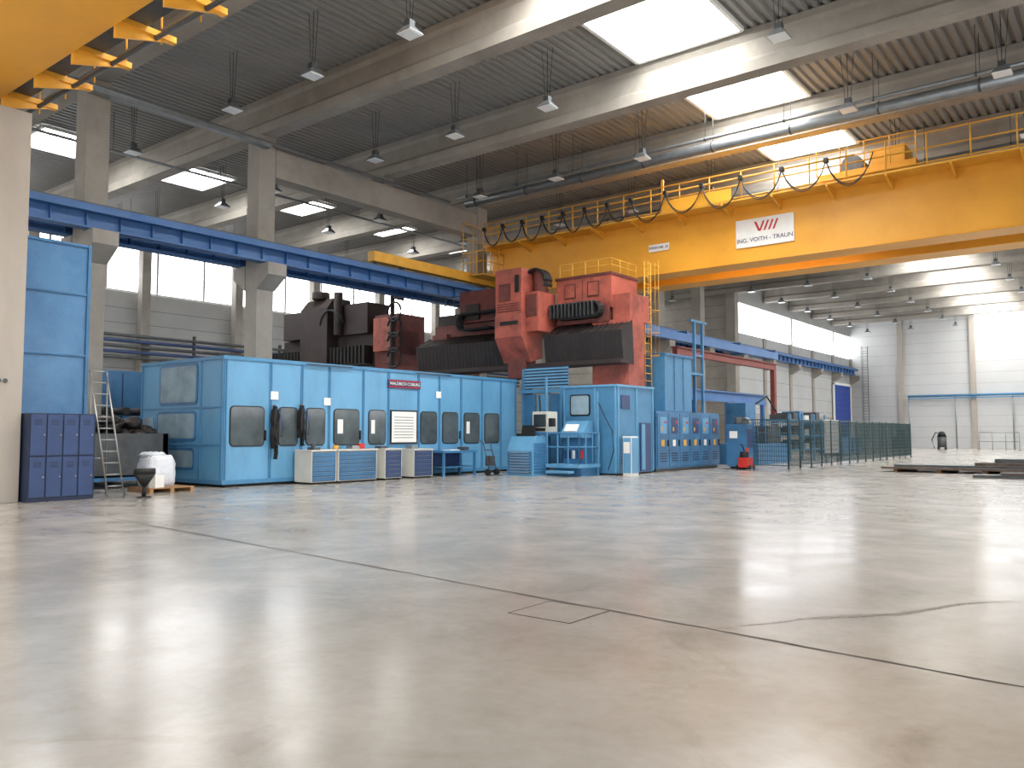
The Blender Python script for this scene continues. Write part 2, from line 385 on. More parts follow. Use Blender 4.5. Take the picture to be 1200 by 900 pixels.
for x in (XL+.75,XR-.75):
    b.box(x-.2,x+.2,1.0,9.0,8.76,9.2,YEL2); b.box(x-.2,x+.5*(1 if x<-10 else -1),2.2,7.1,9.2,9.95,YEL2)
    for yy in (1.6,8.3): b.cyl((x-.08,yy,8.86),(x+.08,yy,8.86),.19,DSTEEL,16)
b.done(.02,e)
b=B('walkway'); x=-24.2
while x<-1:
    b.box(x-.08,x+.08,7.1,8.3,9.3,9.42,YEL); b.prism([(x-.03,7.1,9.3),(x-.03,8.2,9.3),(x-.03,7.1,8.98)],(.06,0,0),YEL); x+=1.8
b.box(-24.4,-1,7.15,7.7,9.42,9.46,DSTEEL); b.cyl((-24.4,8.1,9.5),(-1,8.1,9.5),.07,GALV); b.cyl((-24.4,7.9,9.27),(-1,7.9,9.27),.05,DSTEEL)
b.rail((-24.4,8.25,9.42),(-1,8.25,9.42),1.1,16,YEL2,.025); b.done(0,e)
b=B('concrete_pier'); b.box(-20.9,-19.62,6.1,7.40,0,8.7,CONCL)
for yy in (6.92,7.05): b.cyl((-19.62,yy,2.65),(-19.59,yy,2.65),.05,DSTEEL)
b.box(-19.62,-19.6,6.65,6.95,1.2,1.7,PAPER); b.done(.03)
# lockers
b=B('locker_bank'); X=-19.3; Y0=7.44; w=.345
b.box(-19.85,X,Y0,Y0+4*w+.04,.0,1.95,NAVY2)
for i in range(4):
    for z0,z1 in ((.1,.98),(1.02,1.92)):
        ya=Y0+.03+i*w; b.box(X,X+.02,ya,ya+w-.03,z0,z1,NAVY)
        for k in range(4): b.box(X+.018,X+.026,ya+.08,ya+w-.11,z1-.12-k*.035,z1-.105-k*.035,NAVY2)
        b.cyl((X+.02,ya+w-.07,(z0+z1)/2),(X+.045,ya+w-.07,(z0+z1)/2),.018,STEEL,8)
b.done(.005)
b=B('tall_blue_guard_panel'); X=-20.6
b.box(-23.2,X,7.6,9.22,.1,6.15,BLUEG)
for z in (1.9,3.4,4.9,6.1): b.box(X,X+.04,7.6,9.22,z-.03,z+.03,BLUE2)
for y in (7.65,9.18): b.box(X,X+.05,y-.04,y+.04,.1,6.15,BLUE2)
b.box(-23.3,X+.08,7.55,9.27,0,.12,DSTEEL); b.done(.01)
b=B('aluminium_step_ladder'); b.ladder((-19.2,9.15,0),(0,.38,0),3.0,STEEL,lean=(-.45,-.3,0),r=.024,step=.27)
b.ladder((-20.4,9.28,0),(0,.38,0),2.95,STEEL,lean=(.75,-.4,0),r=.018,step=.9); b.done()
b=B('steel_funnel'); c=(-18.7,9.75)
b.cyl((c[0],c[1],.28),(c[0],c[1],.55),.07,BLACK,20,.24); b.cyl((c[0],c[1],.55),(c[0],c[1],.68),.24,BLACK,20); b.cyl((c[0],c[1],.02),(c[0],c[1],.28),.05,BLACK,12); b.cyl((c[0],c[1],0),(c[0],c[1],.03),.16,BLACK,20); b.done()
def bag(b,cx,cy,z,sx,sy,h,m,seed,pw=.5,jit=.06):
    rnd=random.Random(seed); R=[]
    for j in range(8):
        f=j/7; rad=(math.sin(math.pi*(.15+.78*f)))**pw; r=[]
        for k in range(20):
            a=2*math.pi*k/20; ca,sa=math.cos(a),math.sin(a); sq=1/max(abs(ca),abs(sa))**.75; jj=1+rnd.uniform(-jit,jit); r.append((cx+sx*rad*jj*ca*sq,cy+sy*rad*jj*sa*sq,z+h*f+rnd.uniform(-.02,.02)))
        R.append(r)
    b.loft(R,m)
b=B('pallet_with_wrapped_goods')
for k in range(5): b.box(-21.0+.24*k,-20.82+.24*k,10.5,11.7,.1,.13,WOOD)
for yy in (10.5,11.05,11.6): b.box(-21.0,-19.86,yy,yy+.1,0,.1,WOOD)
bag(b,-20.5,11.0,.13,.38,.4,.8,PLAST,1,.12,.035); bag(b,-20.5,10.9,.86,.26,.28,.16,PLAST,2,.35,.1); b.box(-20.1,-19.9,10.6,10.9,.13,.45,PAPER,rot=.3); b.done()
b=B('swarf_container'); b.box(-25.6,-22.4,9.7,9.85,.3,1.5,BLUE2); b.box(-25.6,-22.4,12.2,12.35,.3,1.5,BLUE2); b.box(-25.6,-25.45,9.7,12.35,.3,1.5,BLUE2); b.box(-22.55,-22.4,9.7,12.35,.3,1.5,DSTEEL); b.box(-25.6,-22.4,9.7,12.35,.2,.35,BLUE2)
for x,y in ((-25.4,9.9),(-22.7,9.9),(-25.4,12.1),(-22.7,12.1)): b.box(x-.1,x+.1,y-.1,y+.1,0,.2,DSTEEL)
for k in range(90):
    bag(b,random.uniform(-25.2,-22.7),random.uniform(10,12),1.2+random.random()*.6,.2,.2,.26,CHIPS,k+9,.5,.15)
b.done()
b=B('aisle_blue_cabinet'); b.box(-34,-31.0,14,19,0,3.9,BLUE2)
for y in (15.2,16.5,17.8): b.box(-31,-30.96,y-.02,y+.02,.1,3.8,NAVY)
b.box(-33,-32,13.97,14,2.2,3.3,GLASS); b.done(.02)
b=B('aisle_chip_conveyor')
b.prism([(-30.5,12,0),(-30.5,19,0),(-30.5,19,1.6),(-30.5,12,2.2)],(1.5,0,0),DSTEEL)
for k in range(9): b.cyl((-30.5,12.3+.7*k,2.3),(-29,12.3+.7*k,2.3),.14,BLACK)
b.done()
# blue enclosure
E=B('blue_machine_enclosure'); X0,X1,Y0,Y1,H=-24.95,-20.4,12.85,26.1,3.69
E.box(X0,X1,Y0,Y1,.08,H-.02,BLUE)
E.box(X0+.1,X1-.08,Y0+.08,Y1-.1,0,.09,BLACK)
E.box(X0-.03,X1+.04,Y0-.04,Y1+.02,H-.1,H,BLUEF)
E.box(X0-.01,X1+.02,Y0-.02,Y1+.02,.08,.2,BLUEF)
seams=[12.9,14.38,15.5,16.55,17.95,19.07,20.5,21.57,22.75,23.95,25.1,26.05]
for y in seams:
    E.box(X1,X1+.03,y-.045,y-.012,.2,H-.1,BLUEF); E.box(X1,X1+.03,y+.012,y+.045,.2,H-.1,BLUEF); E.box(X1-.001,X1+.006,y-.012,y+.012,.2,H-.1,NAVY)
wins=[(13.07,14.15),(14.68,15.33),(15.68,16.36),(16.75,17.76),(18.2,18.92),(20.62,21.42),(21.75,22.55),(22.93,23.77),(24.12,24.98)]
for i,(a,c) in enumerate(wins):
    E.rp('x',X1,a-.03,c+.03,1.13,2.29,.14,.02,BLACK); E.rp('x',X1+.01,a,c,1.16,2.26,.11,.02,GLASS)
    wp=(c-a)
    if i in (3,4,7): E.box(X1+.03,X1+.033,a+wp*.12,a+wp*.34,1.5,1.95,PAPER)
for x in (-24.9,-21.55,-20.45): E.box(x-.04,x+.04,Y0-.035,Y0,.2,H-.1,BLUEF)
for (xa,xb,za,zb) in ((-23.75,-21.8,2.42,3.48),(-23.85,-21.85,1.36,2.08),(-23.85,-21.9,.52,1.0)):
    E.rp('y',Y0,xa-.08,xb+.08,za-.08,zb+.08,.14,.03,BLUE2); E.rp('y',Y0-.015,xa,xb,za,zb,.09,.025,GLASSL)
E.rp('y',Y0,-24.75,-24.2,1.5,2.0,.06,.03,GLASSL)
for z in (2.25,1.18): E.box(X0,X1,Y0-.03,Y0,z-.025,z+.025,BLUEF)
for y in (14.2,15.62,17.8,20.4,22.65): E.box(X1+.02,X1+.07,y-.015,y+.015,1.3,1.6,BLACK)
for y,z in ((14.5,2.62),(16.45,2.5),(21.5,2.9)): E.box(X1+.03,X1+.036,y-.13,y+.13,z-.12,z+.12,PAPER)
E.box(X1+.03,X1+.06,19.13,20.4,1.15,2.3,BLACK); E.box(X1+.06,X1+.066,19.18,20.35,1.2,2.25,PAPER)
for k in range(8): E.box(X1+.066,X1+.069,19.28,20.2,1.35+.1*k,1.37+.1*k,DSTEEL)
E.box(X1+.03,X1+.06,19.0,20.55,3.06,3.34,SIGNN); E.box(X1+.055,X1+.064,19.03,20.52,3.08,3.11,SIGNR); E.box(X1+.055,X1+.064,19.03,20.52,3.29,3.32,SIGNR)
for y in (15.6,20.3): E.cyl((X1+.1,y,3.62),(X1+.1,y+1.8,3.62),.02,DSTEEL,6)
eo=E.done(.008)
text('WALDRICH COBURG',(X1+.075,19.78,3.2),.15,WHITE,'x',eo)
def hanging(y,seed,w=.1,h=1.55,zt=2.3):
    b=B('hanging_work_coat'); r=random.Random(seed)
    for (dy,ww0,hh,prof) in ((0,w,h*.62,[.3,1.0,1.4,1.25,1.0,1.2,1.0,.7]),(.04,w*.7,h,[.3,.8,.9,.8,.75,.7,.75,.55,.3]),(-.07,w*.45,h*.8,[.4,1,1,.9,.9,1,.9,.5])):
        R=[]
        for j,pv in enumerate(prof):
            f=j/(len(prof)-1); ww=ww0*pv*(1+r.uniform(-.12,.12)); off=r.uniform(-.02,.02)
            R.append([(-20.25+.08*(1+r.uniform(-.3,.3))*math.sin(2*math.pi*k/12),y+dy*min(1,f*3)+off+ww*(1+.22*math.cos(3*2*math.pi*k/12+j*.4))*math.cos(2*math.pi*k/12),zt-hh*f) for k in range(12)])
        b.loft(R,BLACK,False)
    b.box(-20.36,-20.2,y-.02,y+.02,zt-.05,zt+.04,STEEL)
    b.tube([(-20.12,y-.08,zt-.1),(-20.08,y-.15,zt-.7),(-20.08,y-.1,zt-1.1),(-20.1,y,zt-1.2)],.018,BLACK); b.tube([(-20.12,y+.08,zt-.1),(-20.06,y+.14,zt-.6),(-20.1,y+.12,zt-.9)],.018,NAVY)
    b.done()
hanging(14.45,3); hanging(15.4,5,.09,1.22,2.35)
# tool cabinets
def tcab(y0,y1,m_d,h=1.0,n=6,x0=-20.3,x1=-19.5,frame=CREAM):
    b=B('tool_drawer_cabinet'); b.box(x0,x1,y0,y1,.06,h,frame); b.box(x0+.05,x1-.05,y0+.04,y1-.04,0,.07,BLACK); b.box(x0-.02,x1+.03,y0-.02,y1+.02,h,h+.035,frame)
    dh=(h-.12)/n; b.box(x1,x1+.004,y0+.03,y1-.03,.08,h-.02,NAVY2)
    for k in range(n):
        z=.09+k*dh; b.box(x1,x1+.02,y0+.04,y1-.04,z+.006,z+dh-.008,m_d); b.box(x1+.02,x1+.03,y0+.12,y1-.12,z+dh-.03,z+dh-.02,STEEL)
    return b
b=tcab(15.2,16.12,BLUE2,.98); b.box(-19.9,-19.6,15.35,15.6,1.015,1.09,DSTEEL); b.cyl((-19.75,15.45,1.09),(-19.75,15.45,1.2),.06,DSTEEL); b.done(.006)
b=tcab(16.2,17.75,BLUE2,.98,7); b.cyl((-20,16.5,1.01),(-20,16.5,1.14),.09,YEL2); b.box(-20.1,-19.8,17.0,17.3,1.01,1.12,STEEL); b.box(-20.1,-19.9,17.4,17.6,1.01,1.18,REDB); b.done(.006)
b=tcab(18.1,18.85,NAVY,.98,6); b.box(-20.1,-19.8,18.2,18.5,1.01,1.09,DSTEEL); b.done(.006)
b=tcab(19.4,20.3,NAVY,.95,6); b.box(-20.1,-19.8,19.6,19.9,.98,1.1,GALV); b.done(.006)
b=B('blue_work_table'); b.box(-20.3,-19.4,20.75,22.55,.82,.9,BLUE2)
for x in (-20.22,-19.48):
    for y in (20.83,22.47): b.box(x-.04,x+.04,y-.04,y+.04,0,.82,BLUE2)
b.box(-20.26,-19.44,20.8,22.5,.3,.34,BLUE2); b.box(-20.25,-20.2,20.8,22.5,.34,.82,NAVY); b.box(-20.0,-19.6,21.3,21.8,.9,.93,PAPER); b.box(-19.9,-19.6,22,22.3,.9,1.02,DSTEEL); b.done(.006)
b=B('sack_truck'); 
for dy in (-.2,.2): b.tube([(-18.7,22.6+dy,.12),(-19.0,22.6+dy,1.15),(-19.15,22.6+dy,1.25)],.02,DSTEEL); b.cyl((-18.75,22.6+dy*1.2-.04,.12),(-18.75,22.6+dy*1.2+.04,.12),.12,BLACK,16)
for z in (.3,.6,.9,1.15): b.cyl((-18.72-.26*z,22.4,z),(-18.72-.26*z,22.8,z),.015,DSTEEL,6)
b.box(-18.7,-18.45,22.4,22.8,.02,.04,DSTEEL); b.box(-18.95,-18.75,22.45,22.75,.35,.7,DSTEEL); b.done()
b=B('blue_parts_cabinet'); b.prism([(-18.35,22.95,0),(-18.35,23.75,0),(-18.35,23.75,1.4),(-18.35,23.2,1.4),(-18.35,22.95,.9)],(1.15,0,0),BLUE)
for k in range(8): b.box(-18.3,-17.25,22.92,22.95,.08+.1*k,.155+.1*k,BLUE2); b.box(-18.2,-17.35,22.9,22.925,.13+.1*k,.142+.1*k,CREAM)
for k in range(10): b.box(-17.2,-17.18,23.0,23.7,.1+.11*k,.18+.11*k,BLUE2)
b.box(-18.2,-17.6,23.3,23.65,1.4,1.43,BLACK); b.box(-18.2,-17.6,23.62,23.66,1.43,1.8,BLACK,tilt=('X',-.2)); b.done(.006)
b=B('operator_platform'); b.box(-17.1,-15.7,23.6,25.0,.3,.42,BLUE); b.box(-17.0,-15.8,23.9,24.95,0,.3,BLUE2); b.box(-16.9,-15.9,23.3,23.6,.12,.2,BLUE)
b.rail((-17.08,23.65,.42),(-15.72,23.65,.42),1.1,3,BLUEF,.03); b.rail((-15.72,23.65,.42),(-15.72,24.95,.42),1.1,3,BLUEF,.03)
b.box(-16.9,-16.0,24.4,24.9,.42,1.35,BLUE2); b.prism([(-16.9,24.2,1.35),(-16.9,24.9,1.35),(-16.9,24.9,1.95),(-16.9,24.6,1.95),(-16.9,24.2,1.5)],(.95,0,0),BLUE)
b.box(-16.75,-16.2,24.28,24.33,1.55,1.85,PAPER,tilt=('X',-.6)); b.cyl((-15.75,24.9,0),(-15.75,24.9,3.0),.05,BLUEF)
for k in range(5): b.box(-16.85+.18*k,-16.75+.18*k,24.36,24.4,.6,.9,(NAVY,BLACK,PAPER,NAVY,REDB)[k])
b.tube([(-15.7,24.9,2.6),(-15.2,24.6,2.0),(-14.9,24.5,1.6),(-14.9,24.6,.9),(-15.2,24.7,.2)],.02,BLACK); b.done(.008)
b=B('pendant_control_console'); b.box(-18.0,-17.3,24.0,24.6,1.55,2.3,CREAM); b.box(-17.92,-17.38,23.96,24.0,1.75,2.2,SCREEN); b.box(-17.9,-17.4,23.95,24.0,1.6,1.7,BLACK)
b.box(-18.1,-17.2,23.8,24.6,1.42,1.55,BLUE2); b.cyl((-17.65,24.4,2.3),(-17.65,24.4,3.6),.05,BLUEF); b.cyl((-17.65,24.4,0),(-17.65,24.4,1.42),.09,BLUE2); b.cyl((-17.65,24.4,0),(-17.65,24.4,.05),.3,BLUE2,20)
b.box(-17.2,-17.02,23.9,24.1,1.75,2.05,BLACK); b.done(.01)
b=B('blue_control_cabin'); b.box(-17.5,-15.2,25.3,28.0,.06,3.25,BLUEF); b.box(-17.45,-15.25,25.35,27.95,0,.07,BLACK); b.box(-17.55,-15.15,25.25,28.05,3.2,3.28,BLUE)
b.rp('y',25.3,-17.2,-16.3,2.15,2.95,.1,.03,BLACK); b.rp('y',25.28,-17.14,-16.36,2.2,2.9,.08,.03,GLASSL)
for x in (-17.46,-16.1,-15.24): b.box(x-.04,x+.04,25.27,25.3,.1,3.2,BLUE)
for y in (25.4,26.7,27.95): b.box(-15.2,-15.16,y-.04,y+.04,.1,3.2,BLUE)
b.box(-15.2,-15.15,26.95,27.75,.1,1.9,NAVY); b.box(-15.15,-15.12,27.0,27.25,.15,1.85,BLUE); b.box(-15.2,-15.16,25.6,26.2,2.4,2.9,NAVY); b.box(-15.2,-15.15,26.2,26.6,.5,1.4,PAPER)
for k in range(8): b.box(-15.16,-15.145,25.55,26.05,.4+.12*k,.46+.12*k,BLUE2)
b.done(.01)
b=B('white_locker'); b.box(-14.95,-14.6,25.3,25.8,0,1.4,WHITE); b.box(-14.6,-14.58,25.32,25.78,.1,1.35,BLUE); b.box(-14.93,-14.62,25.28,25.3,.1,1.35,BLUE); b.box(-14.9,-14.65,25.265,25.28,.8,1.2,PAPER); b.done(.006)
b=B('electrical_cabinet_row'); b.box(-16.6,-15.2,28.25,34.0,.12,2.38,BLUE2); b.box(-16.5,-15.25,28.3,33.95,0,.12,DSTEEL)
n=6; dw=5.7/n
for k in range(n):
    y=28.28+k*dw; b.box(-15.2,-15.16,y+.02,y+dw-.02,.2,2.3,BLUE2); b.box(-15.16,-15.15,y+.2,y+dw-.2,1.5,2.15,NAVY if k%2 else BLUE)
    b.box(-15.155,-15.145,y+.3,y+.42,1.6,1.75,YEL2); b.box(-15.155,-15.145,y+.55,y+.7,1.9,2.0,REDB); b.box(-15.16,-15.11,y+dw-.14,y+dw-.1,1.0,1.25,BLACK)
    for j in range(4): b.box(-15.16,-15.15,y+.2,y+dw-.2,.4+.1*j,.44+.1*j,NAVY2)
    b.box(-15.155,-15.145,y+.3,y+.55,1.0,1.25,PAPER if k%3==1 else YEL2)
b.done(.008)
b=B('blue_machine_housing')
b.box(-17.2,-15.4,29.4,31.8,2.4,4.7,BLUEF); b.box(-17.25,-15.35,29.35,31.85,4.65,4.75,BLUE2)
for y in (30.2,31.0): b.box(-15.4,-15.37,y-.02,y+.02,2.45,4.65,BLUE2)
for y in (33.0,33.8): b.box(-15.9,-15.78,y-.06,y+.06,2.38,6.5,BLUEF)
b.box(-15.9,-15.78,32.6,34.2,6.4,6.5,BLUEF); b.box(-15.88,-15.8,33,33.8,4.9,4.98,BLUEF); b.box(-17.2,-15.4,31.8,33.0,4.0,4.1,BLUEF)
b.done(.01)
b=B('secondary_blue_rail'); b.box(-20.1,-19.9,34.5,52,3.35,3.5,RAILB); b.box(-20.04,-19.96,34.5,52,3.5,3.9,RAILB); b.box(-20.15,-19.85,34.5,52,3.9,3.98,RAILB)
for y in (35,41.5,46,51.5): b.box(-20.12,-19.88,y-.12,y+.12,0,3.35,RAILB)
b.done(.01)
b=B('upper_blue_rail'); b.box(-22.2,-22.0,36,60,7.0,7.5,RAILB)
for y in (37,45,53,59.5): b.box(-25.5,-22.0,y-.1,y+.1,7.5,7.7,RAILB)
b.done(.01)
b=B('red_jib_beam'); b.box(-21.0,-20.7,41,56,5.9,6.3,BROWNR); b.box(-21.1,-20.6,41,56,6.28,6.35,BROWNR); b.box(-21,-20.7,55.6,56,0,5.9,BROWNR); b.box(-21,-20.7,41,41.4,0,5.9,BROWNR); b.done(.01)
# main portal milling machine
M=B('portal_milling_machine')
M.box(-26.0,-25.1,27.0,29.3,0,6.0,RED2); M.box(-17.3,-15.65,27.0,28.2,3.3,5.9,RED); 
M.box(-26.0,-16.4,27.2,29.2,5.7,6.4,RED2)
for xa,wd in ((-26.4,4.9),(-19.2,3.6)):
    M.prism([(xa,26.5,4.3),(xa,26.35,5.4),(xa,27.2,5.85),(xa,27.3,4.3)],(wd,0,0),DARK)
x=-26.3
while x<-15.7:
    if not(-21.5<x<-19.2): M.prism([(x,26.47,4.32),(x,26.33,5.42),(x,27.17,5.87),(x,27.2,5.8)],(.04,0,0),BROWN)
    x+=.22
M.box(-26.4,-15.6,26.3,27.3,4.15,4.32,BROWN)
M.box(-19.0,-16.4,27.0,29.0,6.4,7.75,RED); M.box(-19.05,-16.35,26.95,29.05,7.7,7.8,RED2)
M.box(-18.9,-16.5,26.9,27.1,5.85,6.5,RED2); M.box(-17.75,-17.73,26.98,27.0,6.5,7.6,RED2); M.box(-16.4,-15.65,27.1,28.6,5.85,6.9,RED)
M.box(-18.6,-16.9,26.97,27.0,6.6,6.68,BLACK)
for xx in (-18.6,-17.5): M.box(xx,xx+.55,26.96,27.0,6.9,7.5,RED2); M.box(xx+.05,xx+.5,26.945,26.96,6.95,7.45,RED)
M.box(-24.3,-21.6,27.0,29.0,6.4,7.8,RED2); M.box(-23.9,-23.1,26.9,27.0,6.5,7.2,BROWN)
M.box(-25.9,-24.3,27.3,29.0,6.4,6.9,BROWN)
M.box(-21.3,-19.2,26.0,27.2,5.6,7.2,RED); M.box(-21.2,-19.85,25.75,27.0,6.3,8.2,RED); M.prism([(-21.2,25.7,5.4),(-21.2,25.7,6.3),(-21.2,27.1,6.3),(-21.2,27.1,4.6),(-21.2,26.3,4.4)],(1.4,0,0),RED)
M.box(-20.9,-20.0,26.2,26.9,3.75,5.4,RED2); M.box(-20.3,-20.0,26.35,26.7,2.9,3.75,DSTEEL)
M.box(-21.0,-20.4,25.70,25.75,6.9,7.6,RED2); M.box(-20.9,-20.0,25.66,25.75,5.9,6.05,BLACK); M.box(-20.15,-19.95,25.68,25.75,7.2,7.9,BLACK)
M.cyl((-19.5,26.6,7.2),(-19.5,26.6,8.1),.3,RED2,18); M.box(-19.8,-19.25,25.95,26.1,6.2,7.1,RED2)
for k in range(4): M.box(-21.1,-19.95,25.72,25.75,6.45+.1*k,6.49+.1*k,RED2)
def arc(cx,cy,cz,r,a0,a1,n=14,flat=1): return [(cx+r*flat*math.cos(math.radians(a0+(a1-a0)*i/n)),cy,cz+r*math.sin(math.radians(a0+(a1-a0)*i/n))) for i in range(n+1)]
for k in range(4):
    M.tube(arc(-19.55,26.2+.14*k,7.6,.55,170,-20),.06,BLACK)
    M.tube([(-18.6,26.6+.1*k,6.05)]+[(x,26.6+.1*k,6.05) for x in (-18.1,-17.4)]+arc(-17.0,26.6+.1*k,6.33,.28,-90,90,8)+[(-17.4,26.6+.1*k,6.61),(-19.1,26.6+.1*k,6.61)],.055,BLACK)
    M.tube([(-21.5,26.6+.12*k,6.75),(-23.6,26.6+.12*k,6.75)]+arc(-23.8,26.6+.12*k,6.4,.35,90,270,8)+[(-23.4,26.6+.12*k,6.05),(-22.2,26.6+.12*k,6.05)],.06,BLACK)
for k in range(12): M.box(-19.0+.18*k,-18.97+.18*k,26.5,27.0,6.1,6.68,DSTEEL)
M.rail((-18.9,27.1,7.8),(-16.45,27.1,7.8),.55,4,YEL2,.018)
M.rail((-16.45,27.1,7.8),(-16.45,29.0,7.8),.55,3,YEL2,.018)
M.rail((-25.9,27.2,6.9),(-24.3,27.2,6.9),.8,3,DSTEEL,.02)
M.box(-24.6,-20.2,29.3,40,.0,1.1,BLUE2); M.box(-24.4,-20.4,29.4,39.5,1.1,1.5,DSTEEL)
M.done(.02)
b=B('machine_access_ladder'); b.ladder((-15.9,28.7,2.4),(0,.5,0),6.0,YEL2,cage=(.5,0,0),r=.028); b.done()
b=B('blue_guard_frame')
for x,y in ((-20.1,26.24),(-18.0,25.9)): b.box(x-.06,x+.06,y-.06,y+.06,0,4.1 if x<-19 else 3.3,BLUEF)
b.box(-20.1,-18,25.95,26.05,3.1,3.25,BLUEF)
for k in range(7): b.box(-19.9,-17.8,26.0,26.08,3.3+.12*k,3.37+.12*k,BLUE); b.box(-19.9,-17.8,26.02,26.06,3.37+.12*k,3.42+.12*k,NAVY2)
for k in range(3): b.box(-19.9+.65*k,-19.35+.65*k,25.98,26.04,.2,3.05,BLUE2 if k!=1 else BLUE)
b.box(-19.3,-18.9,25.9,25.98,1.4,2.2,PAPER)
b.tube([(-19.0,25.8,3.0),(-18.8,25.6,2.2),(-18.9,25.6,1.2),(-19.2,25.7,.3)],.03,BLACK); b.done(.008)
# second older machine in aisle
M=B('portal_milling_machine')
M.box(-41.4,-39.5,30,32,0,6.5,BROWN); M.box(-33.2,-31.4,30,32,0,7.9,RED2); M.box(-41.4,-31.4,30.1,31.6,5.2,7.0,BROWN); M.box(-41.8,-33.5,29.5,30.1,5.3,6.3,DARK)
M.prism([(-38.8,29.3,4.8),(-38.8,29.3,8.6),(-38.8,29.8,9.2),(-38.8,31,9.2),(-38.8,31,4.8)],(2.4,0,0),BROWN)
M.box(-40.8,-39.0,29.6,31.2,7.0,8.6,BROWN); M.box(-36.2,-33.6,29.8,31.4,7.0,8.7,BROWN); M.box(-33.0,-31.7,29.7,30.0,5.9,7.7,RED); M.box(-32.0,-31.3,29.6,31.9,5.2,5.7,RED2)
M.cyl((-35.8,29.6,7.0),(-35.8,29.6,9.4),.25,BROWN,16); M.cyl((-37.6,29.8,9.2),(-37.6,29.8,9.6),.5,BROWN,18)
x=-41.6
while x<-33.6: M.box(x,x+.06,29.42,29.5,5.3,6.3,BLACK); x+=.3
for k in range(3): M.tube(arc(-36.2,29.3+.15*k,7.6,.8,180,0),.07,BLACK)
M.rail((-36.2,29.8,8.7),(-33.6,29.8,8.7),.7,4,DSTEEL,.02)
M.cyl((-31.0,29.2,0),(-31.0,29.2,9.0),.12,BLACK)
for z in (5.4,6.2,7.0,7.8): M.tube(arc(-30.75,29.1,z,.5,-150,170,12),.06,BLACK)
M.cyl((-31.0,29.2,8.6),(-30.2,29.2,8.4),.08,BLACK); M.done(.02)
# fence & contents
def fence(pts,h=2.1,name='mesh_fence'):
    b=B(name)
    for p,q in zip(pts,pts[1:]):
        p=Vector((*p,0));q=Vector((*q,0)); L=(q-p).length; n=max(1,round(L/1.5)); d=(q-p)/n; u=d.normalized()
        for i in range(n+1):
            o=p+d*i; b.cyl(o,o+Vector((0,0,h+.05)),.035,GREENM,6); b.cyl(o,o+Vector((0,0,.015)),.09,GREENM,8)
        for z in (.15,h): b.cyl(p+Vector((0,0,z)),q+Vector((0,0,z)),.018,GREENM,4)
        z=.35
        while z<h: b.cyl(p+Vector((0,0,z)),q+Vector((0,0,z)),.01,GREENM,4); z+=.2
        k=.1
        while k<L: b.cyl(p+u*k+Vector((0,0,.15)),p+u*k+Vector((0,0,h)),.01,GREENM,4); k+=.1
    b.done()
fence([(-14.3,34.2),(-12.2,34.2),(-12.2,56),(-15.5,56)])
b=B('red_pallet_pump'); b.box(-13.7,-13.3,32.5,33.1,.1,.5,REDB); b.cyl((-13.5,32.7,.5),(-13.5,32.7,.75),.18,BLACK,16); b.cyl((-13.5,33.0,.5),(-13.5,33.0,.9),.06,REDB); b.tube([(-13.5,32.7,.75),(-13.5,32.5,1.0),(-13.5,32.3,1.05)],.025,BLACK)
for y in (32.6,33.0): b.cyl((-13.25,y,.1),(-13.2,y,.1),.1,BLACK,14); b.cyl((-13.8,y,.1),(-13.75,y,.1),.1,BLACK,14)
b.done(.01)
b=B('blue_coolant_unit'); b.box(-14.5,-13.6,33.2,33.9,.1,1.9,BLUE2); b.box(-13.6,-13.58,33.25,33.85,.9,1.7,NAVY); b.box(-14.35,-14.0,33.17,33.2,1.3,1.6,PAPER); b.box(-14.4,-13.7,33.3,33.8,0,.1,BLACK); b.cyl((-14.1,33.5,1.9),(-14.1,33.5,2.2),.15,DSTEEL); b.done(.01)
b=B('blue_boring_mill'); b.box(-17.5,-15,38,42,0,1.0,BLUE2); b.box(-16.8,-15.8,38.5,39.8,1.0,3.0,BLUE2); b.box(-16.5,-15.2,39.8,41.5,1.0,1.9,DSTEEL); b.cyl((-15.8,38.2,2.0),(-15.8,38.5,2.0),.3,STEEL,20)
b.rail((-15,38,1.0),(-15,42,1.0),1.0,4,BLUEF,.025); b.tube([(-16,39.9,2.9),(-15.6,40.8,3.4),(-15.4,41.6,2.6)],.05,BLACK); b.done(.02)
b=B('blue_storage_rack')
for y in (44,46,48,50):
    for x in (-17,-15.6): b.box(x-.05,x+.05,y-.05,y+.05,0,2.6,BLUEF)
for z in (.6,1.4,2.2): b.box(-17,-15.6,44,50,z-.04,z+.04,BLUEF); [b.box(-16.8,-15.8,44.3+k*.95,44.95+k*.95,z+.04,z+.35+.2*((k*7)%3)/2,(DSTEEL,BLUE2,CREAM,DSTEEL)[(k+int(z*5))%4]) for k in range(6)]
b.done(.006)
b=B('white_notice_board'); b.box(-13.3,-13.2,42.5,44.6,.5,2.2,WHITE)
for y in (42.6,44.5): b.box(-13.3,-13.2,y-.04,y+.04,0,.5,DSTEEL)
b.done(.01)
b=B('swarf_bin')
for k in range(2): b.prism([(-18.5,58+k*2.6,.1),(-18.5,59.9+k*2.6,.1),(-18.5,60.1+k*2.6,1.2),(-18.5,57.8+k*2.6,1.2)],(1.6,0,0),BLUE2)
b.box(-18.5,-17,58,62.5,0,.1,DSTEEL); b.done(.01)
b=B('dark_lathe')
b.box(-23.5,-21.5,70,78,0,1.1,DSTEEL); b.box(-23.6,-21.4,70,72.5,1.1,2.6,BLUE2); b.cyl((-22.5,72.5,1.9),(-22.5,73,1.9),.6,STEEL,20); b.box(-23.2,-21.8,74,75,1.1,2.1,DARK); b.box(-23,-22,77,78,1.1,2.0,BLUE2); b.done(.03)
b=B('steel_plate_stack')
for k in range(5): b.box(-8.2+1.55*k,-8.05+1.55*k,34.6,38.0,0,.12,WOOD)
